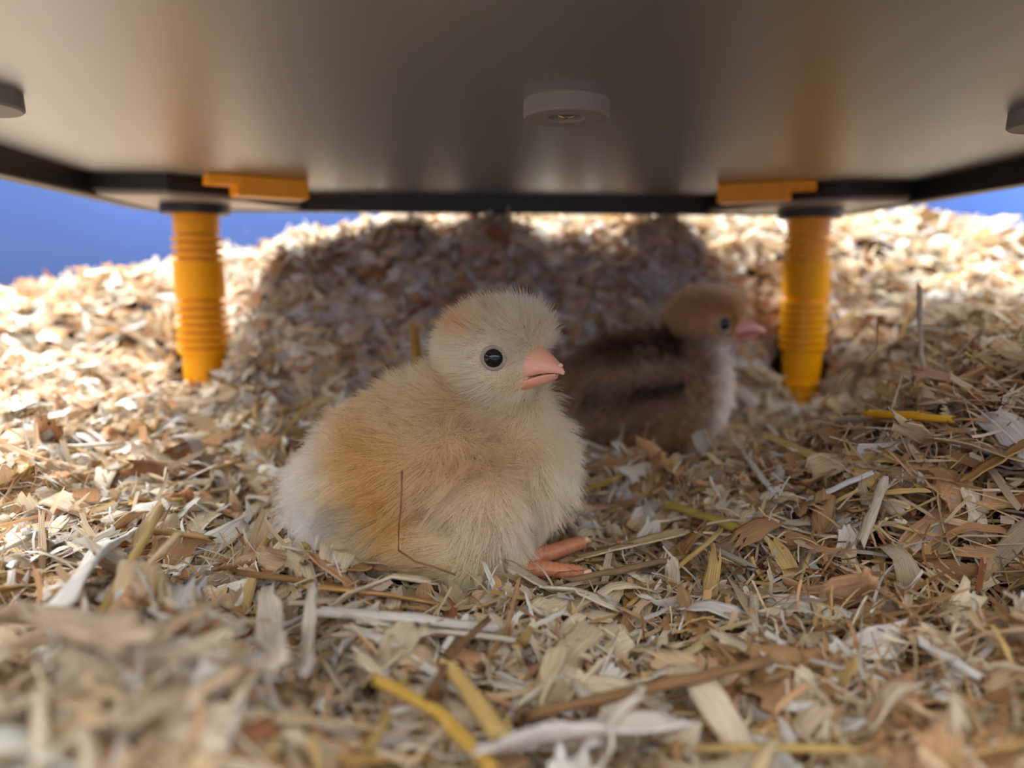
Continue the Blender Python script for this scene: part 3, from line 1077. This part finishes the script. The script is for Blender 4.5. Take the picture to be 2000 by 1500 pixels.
GZ = ground(GX, GY) - 8.5 - 12 * loose_slope(GX, GY)
bedV = np.stack([np.clip(GX, -423, 423), np.clip(GY, -333, 563), GZ], -1).reshape(-1, 3)
ni, nj = GX.shape
ii, jj = np.meshgrid(np.arange(ni - 1), np.arange(nj - 1), indexing='ij')
bedF = np.stack([ii * nj + jj, (ii + 1) * nj + jj, (ii + 1) * nj + jj + 1, ii * nj + jj + 1], -1).reshape(-1, 4)


def strip_faces(nu, nv):
    a, b = np.meshgrid(np.arange(nu - 1), np.arange(nv - 1), indexing='ij')
    return np.stack([a * nv + b, (a + 1) * nv + b, (a + 1) * nv + b + 1, a * nv + b + 1], -1).reshape(-1, 4)


def fast_mesh(name, V, Fq, tint, uv, mat):
    me = bpy.data.meshes.new(name)
    me.vertices.add(len(V))
    me.vertices.foreach_set('co', (V * K).astype(np.float32).ravel())
    me.loops.add(Fq.size)
    me.loops.foreach_set('vertex_index', Fq.astype(np.int32).ravel())
    me.polygons.add(len(Fq))
    me.polygons.foreach_set('loop_start', np.arange(0, Fq.size, 4, dtype=np.int32))
    me.polygons.foreach_set('use_smooth', np.ones(len(Fq), bool))
    me.update(calc_edges=True)
    a = me.attributes.new('tint', 'FLOAT_COLOR', 'POINT')
    a.data.foreach_set('color', np.c_[tint, np.ones(len(tint))].astype(np.float32).ravel())
    ul = me.uv_layers.new(name='UVMap')
    ul.data.foreach_set('uv', uv[Fq.ravel()].astype(np.float32).ravel())
    me.materials.append(mat)
    return me


def thick_strip(X, uv, thick):
    """one strip (nu, nv, 3) made into a closed thin solid"""
    nu, nv = X.shape[:2]
    du = np.gradient(X, axis=0)
    dv = np.gradient(X, axis=1)
    nn = nrm(np.cross(du, dv))
    top = X + nn * thick / 2
    bot = X - nn * thick / 2
    V = np.concatenate([top.reshape(-1, 3), bot.reshape(-1, 3)])
    F0 = strip_faces(nu, nv)
    m = nu * nv
    rim = [i * nv for i in range(nu)] + [(nu - 1) * nv + j for j in range(1, nv)] + [i * nv + nv - 1 for i in range(nu - 2, -1, -1)] + [j for j in range(nv - 2, 0, -1)]
    side = [(rim[i], rim[i] + m, rim[(i + 1) % len(rim)] + m, rim[(i + 1) % len(rim)]) for i in range(len(rim))]
    Fq = np.concatenate([F0, F0[:, ::-1] + m, np.array(side)])
    U = np.concatenate([uv.reshape(-1, 2)] * 2)
    return V, Fq, U


# choose the pieces that show largest: those become objects of their own
def view_score(b):
    x, y, d = project(b['c'])
    inside = (x > -40) & (x < 2040) & (y > 380) & (y < 1540)
    area = b['L'] * np.minimum(b['W'], b['L']) * (F_PX / d) ** 2
    top = np.clip((b['dz'] + 1.0) / 2.5, 0, 1)
    return area * inside * (top > 0.2)


def zone(c):
    x, y = c[0], c[1]
    if y > 385:
        return 'on the heaped bank behind the plate'
    if x < -95 and y > 250:
        return 'beside the yellow leg standing in bright light' if x > -175 else 'on the bright slope by the blue tub wall'
    if y < 150:
        if x < -35:
            return 'on the front mound of bedding'
        if x > 45:
            return 'in the shaded hollow below the brown slope'
        return 'between the yellow chick and the bent straw' if y > 122 else 'around the bent yellow straw'
    if x > 95:
        return 'on the brown slope beyond the pink feet'
    if x < -65:
        return 'behind the tail of the yellow chick' if y > 200 else 'beside the tail of the yellow chick'
    if y > 225:
        return 'between the two chicks'
    return 'around the yellow chick'


def shape_word(L, W, X):
    r = L / max(W, 0.1)
    size = 'large' if L > 30 else ('long' if L > 22 else ('short' if L < 14 else ''))
    rise = np.ptp(X[..., 2])
    pose = 'tipped-up' if rise > 0.55 * L else ('curled' if rise > 0.28 * L else 'flat-lying')
    form = 'broad' if r < 2.4 else ('strip-like' if r < 5 else 'sliver-thin')
    return ' '.join(w for w in (size, form, pose) if w)


cand = []
for bi, b in enumerate(pool):
    b['own'] = np.zeros(len(b['X']), bool)
    if b['kind'] in ('wood_shaving', 'wood_sliver'):
        s = view_score(b)
        cand += [(s[i], bi, i) for i in np.argsort(-s)[:400]]
cand.sort(reverse=True)
nsh = 0
for s, bi, i in cand[:290]:
    b = pool[bi]
    b['own'][i] = True
    V, Fq, U = thick_strip(b['X'][i], b['uv'][i], 0.35)
    c = b['c'][i]
    me = fast_mesh('wood_shaving', V - c, Fq, np.repeat(b['tint'][i][None], len(V), 0), U, M['shaving'])
    o = bpy.data.objects.new('wood_shaving', me)
    col.objects.link(o)
    o.location = tuple(c * K)
    lab = '%s %s wood shaving %s' % (shape_word(b['L'][i], b['W'][i], b['X'][i]), PAL_NAME[b['k'][i]], zone(c))
    tag(o, lab, 'wood shaving', 'loose wood shavings ' + zone(c))

STRAW = [lin(c) for c in [(224, 190, 118), (230, 204, 156), (206, 164, 94), (238, 228, 208), (178, 138, 88)]]
STRAW_NAME = ['golden', 'pale', 'amber', 'whitish', 'brown']


def straw_mesh(pts, w, c, name='straw_stalk', flat=0.55, split=True, g=rng):
    """a flattened hollow-looking stalk through the points, with frayed ends"""
    pts = np.asarray(pts, float)
    s_ = np.r_[0, np.cumsum(np.linalg.norm(np.diff(pts, axis=0), axis=1))]
    m = max(6, int(s_[-1] / 4))
    ss = np.linspace(0, s_[-1], m)
    q = np.stack([np.interp(ss, s_, pts[:, k]) for k in range(3)], 1)
    q[1:-1] += g.normal(0, 0.10, (m - 2, 3))
    tang = nrm(np.gradient(q, axis=0))
    n = 8
    V, U = [], []
    for i in range(m):
        a = nrm(np.cross(tang[i], np.array([0, 0, 1.0])) + 1e-6)
        b = np.cross(a, tang[i])
        r = w / 2 * (1 + 0.06 * g.normal())
        if abs(ss[i] - s_[-1] * 0.62) < 1.2:
            r *= 1.18
        for k in range(n):
            th = 2 * math.pi * k / n
            off = g.uniform(-1, 1) * w * 0.7 if i in (0, m - 1) else 0
            V.append(q[i] + r * (a * math.cos(th) + b * math.sin(th) * flat) + tang[i] * off)
            U.append((ss[i], w * 3 * min(k, n - k) / n))
    Fq = []
    for i in range(m - 1):
        for k in range(n):
            k2 = (k + 1) % n
            Fq.append((i * n + k, i * n + k2, (i + 1) * n + k2, (i + 1) * n + k))
    # close both ends with quads
    for e in (0, (m - 1) * n):
        Fq += [(e + 0, e + 1, e + 6, e + 7), (e + 1, e + 2, e + 5, e + 6), (e + 2, e + 3, e + 4, e + 5)]
    V = np.array(V)
    cen = q.mean(0)
    U = np.array(U) + g.uniform(0, 300, 2)
    me = fast_mesh(name, V - cen, np.array(Fq), np.repeat(np.asarray(c)[None], len(V), 0), U, M['shaving'])
    o = bpy.data.objects.new(name, me)
    col.objects.link(o)
    o.location = tuple(cen * K)
    return o


b = pool.pop()
for i in range(len(b['X'])):
    k = int(rng.integers(0, 5))
    pts = b['X'][i][:, 2]
    x, y, d = project(pts)
    if ((x > -50) & (x < 2050) & (y > 380) & (y < 1550)).sum() < 2:
        continue
    o = straw_mesh(pts, b['W'][i] * 0.8, STRAW[k] * rng.uniform(0.85, 1.05))
    ln = 'long' if b['L'][i] > 48 else ('short' if b['L'][i] < 34 else 'mid-length')
    tag(o, '%s %s %s straw stalk %s' % (ln, 'thick' if b['W'][i] > 2.5 else 'slender', STRAW_NAME[k], zone(b['c'][i])), 'straw', 'straw stalks ' + zone(b['c'][i]))


# single pieces that can be picked out in the photograph
def on_bed(px, py, lift=2.0):
    d = ray(px, py)
    Y = np.arange(70.0, 520.0, 0.5)
    t = Y / d[1]
    z = CAM_Z + d[2] * t
    x = d[0] * t
    hit = np.nonzero(z <= ground(x, Y) + lift)[0]
    k = hit[0] if len(hit) else len(Y) - 1
    return np.array([x[k], Y[k], z[k]])


def flake_mesh(pts, w, c, name='wood_shaving', roll=0.2, cup=0.15, thick=0.45, g=rng, w_end=0.75):
    pts = np.asarray(pts, float)
    s_ = np.r_[0, np.cumsum(np.linalg.norm(np.diff(pts, axis=0), axis=1))]
    nu, nv = 12, 7
    ss = np.linspace(0, s_[-1], nu)
    q = np.stack([np.interp(ss, s_, pts[:, k]) for k in range(3)], 1)
    tang = nrm(np.gradient(q, axis=0))
    X = np.zeros((nu, nv, 3))
    uv = np.zeros((nu, nv, 2))
    vv = np.linspace(-0.5, 0.5, nv)
    for i in range(nu):
        a = nrm(np.cross(tang[i], np.array([0, 0, 1.0])) + 1e-6)
        b = np.cross(a, tang[i])
        rl = roll * (1 + 0.5 * math.sin(i * 0.5))
        a2 = a * math.cos(rl) + b * math.sin(rl)
        b2 = -a * math.sin(rl) + b * math.cos(rl)
        ww = w * (w_end + (1 - w_end) * math.sin(math.pi * i / (nu - 1)))
        for j, v in enumerate(vv):
            e = 1 + (g.normal(0, 0.14) if j in (0, nv - 1) else 0)
            off = g.uniform(-1, 1) * min(w * 0.45, s_[-1] * 0.08) if i in (0, nu - 1) else 0
            X[i, j] = q[i] + a2 * v * ww * e + b2 * cup * 4 * v * v * ww + tang[i] * off
            uv[i, j] = (ss[i] + off, v * ww)
    V, Fq, U = thick_strip(X, uv + g.uniform(0, 300, 2), thick)
    cen = q.mean(0)
    me = fast_mesh(name, V - cen, Fq, np.repeat(np.asarray(c)[None], len(V), 0), U, M['shaving'])
    o = bpy.data.objects.new(name, me)
    col.objects.link(o)
    o.location = tuple(cen * K)
    return o


def hero_straw(pix, w, rgb, label, lift=4.0, flat=0.6):
    o = straw_mesh([on_bed(x, y, lift) for x, y in pix], w, lin(rgb), flat=flat)
    tag(o, label, 'straw', 'straw stalks picked out on the bedding')


def hero_flake(pix, w, rgb, label, lift=4.0, **kw):
    o = flake_mesh([on_bed(x, y, lift) for x, y in pix], w, lin(rgb), **kw)
    tag(o, label, 'wood shaving', 'single wood shavings on top of the bedding')


hero_straw([(1690, 805), (1770, 812), (1852, 819)], 3.6, (236, 180, 30), 'bright golden-yellow straw stub lying level on the brown slope', 6)
hero_straw([(1580, 976), (1640, 950), (1706, 922)], 2.2, (244, 240, 236), 'straight white straw slanting below the bright golden-yellow stub', 5)
hero_straw([(1726, 938), (1704, 1000), (1680, 1062)], 2.6, (226, 210, 186), 'pale jointed stick standing steeply beside the straight white straw', 6)
hero_straw([(1445, 875), (1478, 920), (1512, 962)], 2.3, (240, 234, 226), 'white straight stick in front of the brown chick', 4)
hero_straw([(1300, 985), (1390, 1012), (1485, 1052)], 4.8, (214, 186, 96), 'thick greenish-yellow straw stalk lying past the pink toes', 4, 0.45)
hero_straw([(1112, 968), (1170, 948), (1230, 922)], 2.8, (222, 184, 96), 'golden straw poking out from under the breast of the yellow chick', 4)
hero_flake([(112, 1205), (170, 1120), (238, 1048)], 8.5, (250, 246, 238), 'large thick white wood shaving leaning beside the tail of the yellow chick', 6, roll=0.5)
hero_straw([(630, 1194), (790, 1206), (960, 1226)], 3.2, (246, 238, 224), 'long white straw lying flat in front of the yellow chick', 5, 0.5)
hero_straw([(690, 1212), (860, 1232), (1022, 1253)], 1.8, (240, 228, 206), 'thin cream straw just in front of the long white straw', 4)
hero_flake([(600, 1148), (720, 1160), (860, 1182)], 4.2, (222, 176, 112), 'long amber wood strip along the belly of the yellow chick', 4)
hero_straw([(718, 1322), (860, 1392), (965, 1505)], 2.6, (226, 182, 84), 'yellow bent straw running towards the long white straw', 6)
hero_straw([(880, 1303), (930, 1370), (985, 1442)], 3.4, (224, 190, 118), 'short straw-yellow stalk crossing the brown stem', 7, 0.4)
hero_straw([(1105, 1134), (1220, 1112), (1350, 1085)], 2.2, (168, 134, 98), 'long brown stem lying across the tips of the pink toes', 6)
hero_flake([(1128, 1092), (1230, 1066), (1335, 1038)], 7.0, (230, 206, 164), 'broad striped beige wood flake beside the upper pink toe', 5, cup=0.05)
hero_straw([(838, 1362), (880, 1280), (955, 1208)], 1.5, (150, 112, 78), 'thin dark brown stem arching over the long white straw', 7)
hero_straw([(1010, 1400), (1240, 1350), (1500, 1290)], 2.6, (164, 124, 84), 'long brown stem lying on the shavings in front of both chicks', 7)
hero_straw([(1798, 1253), (1850, 1285), (1905, 1318)], 2.2, (240, 234, 226), 'white stick in the shaded hollow below the brown slope', 5)
hero_flake([(1805, 855), (1900, 872), (2010, 905)], 6.0, (214, 184, 140), 'flat beige wood splint with split ends on the brown slope', 6, cup=0.04)
hero_flake([(1888, 938), (1950, 900), (2015, 862)], 5.5, (208, 162, 100), 'amber wood splint crossing the flat beige splint', 7, cup=0.1)
hero_flake([(940, 1470), (1120, 1440), (1330, 1420)], 9.0, (244, 234, 222), 'large blurred white wood shaving in front of the yellow bent straw', 8, roll=0.5, cup=0.2)
hero_flake([(1180, 1490), (1215, 1400), (1230, 1350)], 9.0, (240, 226, 206), 'upright cream wood shaving rising behind the large blurred white one', 7, roll=0.9)
hero_flake([(0, 1215), (90, 1225), (230, 1270)], 11.0, (224, 198, 168), 'large rounded beige wood shaving on the front mound', 9, roll=0.3, cup=0.3)
hero_flake([(545, 1300), (530, 1220), (520, 1150)], 5.0, (240, 226, 206), 'upright white wood curl standing before the amber strip', 10, roll=0.6)
hero_flake([(600, 1310), (604, 1230), (612, 1140)], 2.6, (240, 230, 214), 'slender upright white splinter beside the upright white curl', 11, roll=0.6)
hero_flake([(1705, 1425), (1745, 1375), (1785, 1332)], 7.5, (224, 200, 168), 'triangular beige wood chip tipped up in the shaded hollow', 6, roll=0.7, w_end=0.3)
hero_flake([(1105, 1012), (1150, 1000), (1195, 985)], 8.0, (234, 196, 162), 'peach wood flake tucked against the breast of the yellow chick', 3, cup=0.1)
hero_flake([(1060, 1148), (1120, 1155), (1200, 1190)], 4.5, (244, 230, 200), 'pointed cream wood wedge in front of the pink toes', 4, w_end=0.4)
hero_flake([(640, 1105), (720, 1118), (850, 1140)], 4.5, (240, 226, 202), 'torn pale wood strip under the belly of the yellow chick', 3, cup=0.1)
hero_flake([(1045, 1400), (1075, 1340), (1090, 1255)], 5.0, (238, 216, 178), 'curled cream wood shaving standing between the stems', 6, roll=0.8)
o = straw_mesh([at(1795, 560, 246), at(1800, 700, 238), at(1820, 770, 232), at(1842, 822, 226)], 1.6, lin((206, 184, 156)), flat=0.3)
tag(o, 'pale dry grass blade rising from the golden-yellow stub', 'straw', 'straw stalks picked out on the bedding')
o = straw_mesh([at(1715, 620, 232), at(1712, 680, 230), at(1640, 748, 226), at(1600, 800, 222)], 0.5, lin((196, 156, 100)))
tag(o, 'hair-thin bent grass stem on the crest of the brown slope', 'straw', 'straw stalks picked out on the bedding')
tw = straw_mesh([at(x_, y_, 164) for x_, y_ in ((785, 920), (787, 948), (782, 985), (783, 1020), (777, 1055), (779, 1075), (790, 1087), (812, 1097), (845, 1106), (888, 1122))], 0.7, lin((172, 128, 88)), 'grass_stem')
tag(tw, 'thin dry brown grass stem stuck to the flank of the yellow chick', 'grass stem')
o = straw_mesh([at(808, 640, 262), at(812, 680, 258), at(815, 730, 255)], 3.4, lin((206, 158, 70)))
tag(o, 'upright amber straw behind the back of the yellow chick', 'straw', 'straw stalks picked out on the bedding')
o = straw_mesh([at(812, 545, 352), at(832, 595, 348), at(852, 650, 345)], 3.2, lin((214, 190, 160)))
tag(o, 'pale stick leaning on the shaded bank behind the yellow chick', 'straw', 'straw stalks picked out on the bedding')

# everything nobody could count: one bed of shavings
Vs, Fs, Ts, Us = [bedV], [bedF], [np.repeat(lin((74, 50, 32))[None], len(bedV), 0)], [bedV[:, :2] * 0.5]  # bed tint holds the painted shade between the pieces
base = len(bedV)
for b in pool:
    X = b['X'][~b['own']]
    nn, nu, nv = X.shape[:3]
    Vs.append(X.reshape(-1, 3))
    Us.append(b['uv'][~b['own']].reshape(-1, 2))
    Ts.append(np.repeat(b['tint'][~b['own']], nu * nv, 0))
    f = strip_faces(nu, nv)
    Fs.append((np.arange(nn)[:, None, None] * (nu * nv) + f[None] + base).reshape(-1, 4))
    base += nn * nu * nv
V = np.concatenate(Vs)
V[:, 0] = np.clip(V[:, 0], -424, 424)
V[:, 1] = np.clip(V[:, 1], -334, 564)
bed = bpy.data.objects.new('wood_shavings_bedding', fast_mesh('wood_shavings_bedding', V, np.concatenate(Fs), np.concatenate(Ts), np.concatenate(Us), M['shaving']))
col.objects.link(bed)
tag(bed, 'deep bed of pale wood shavings and chopped straw filling the blue tub', 'bedding', kind='stuff')
print('bed faces', sum(len(f) for f in Fs))
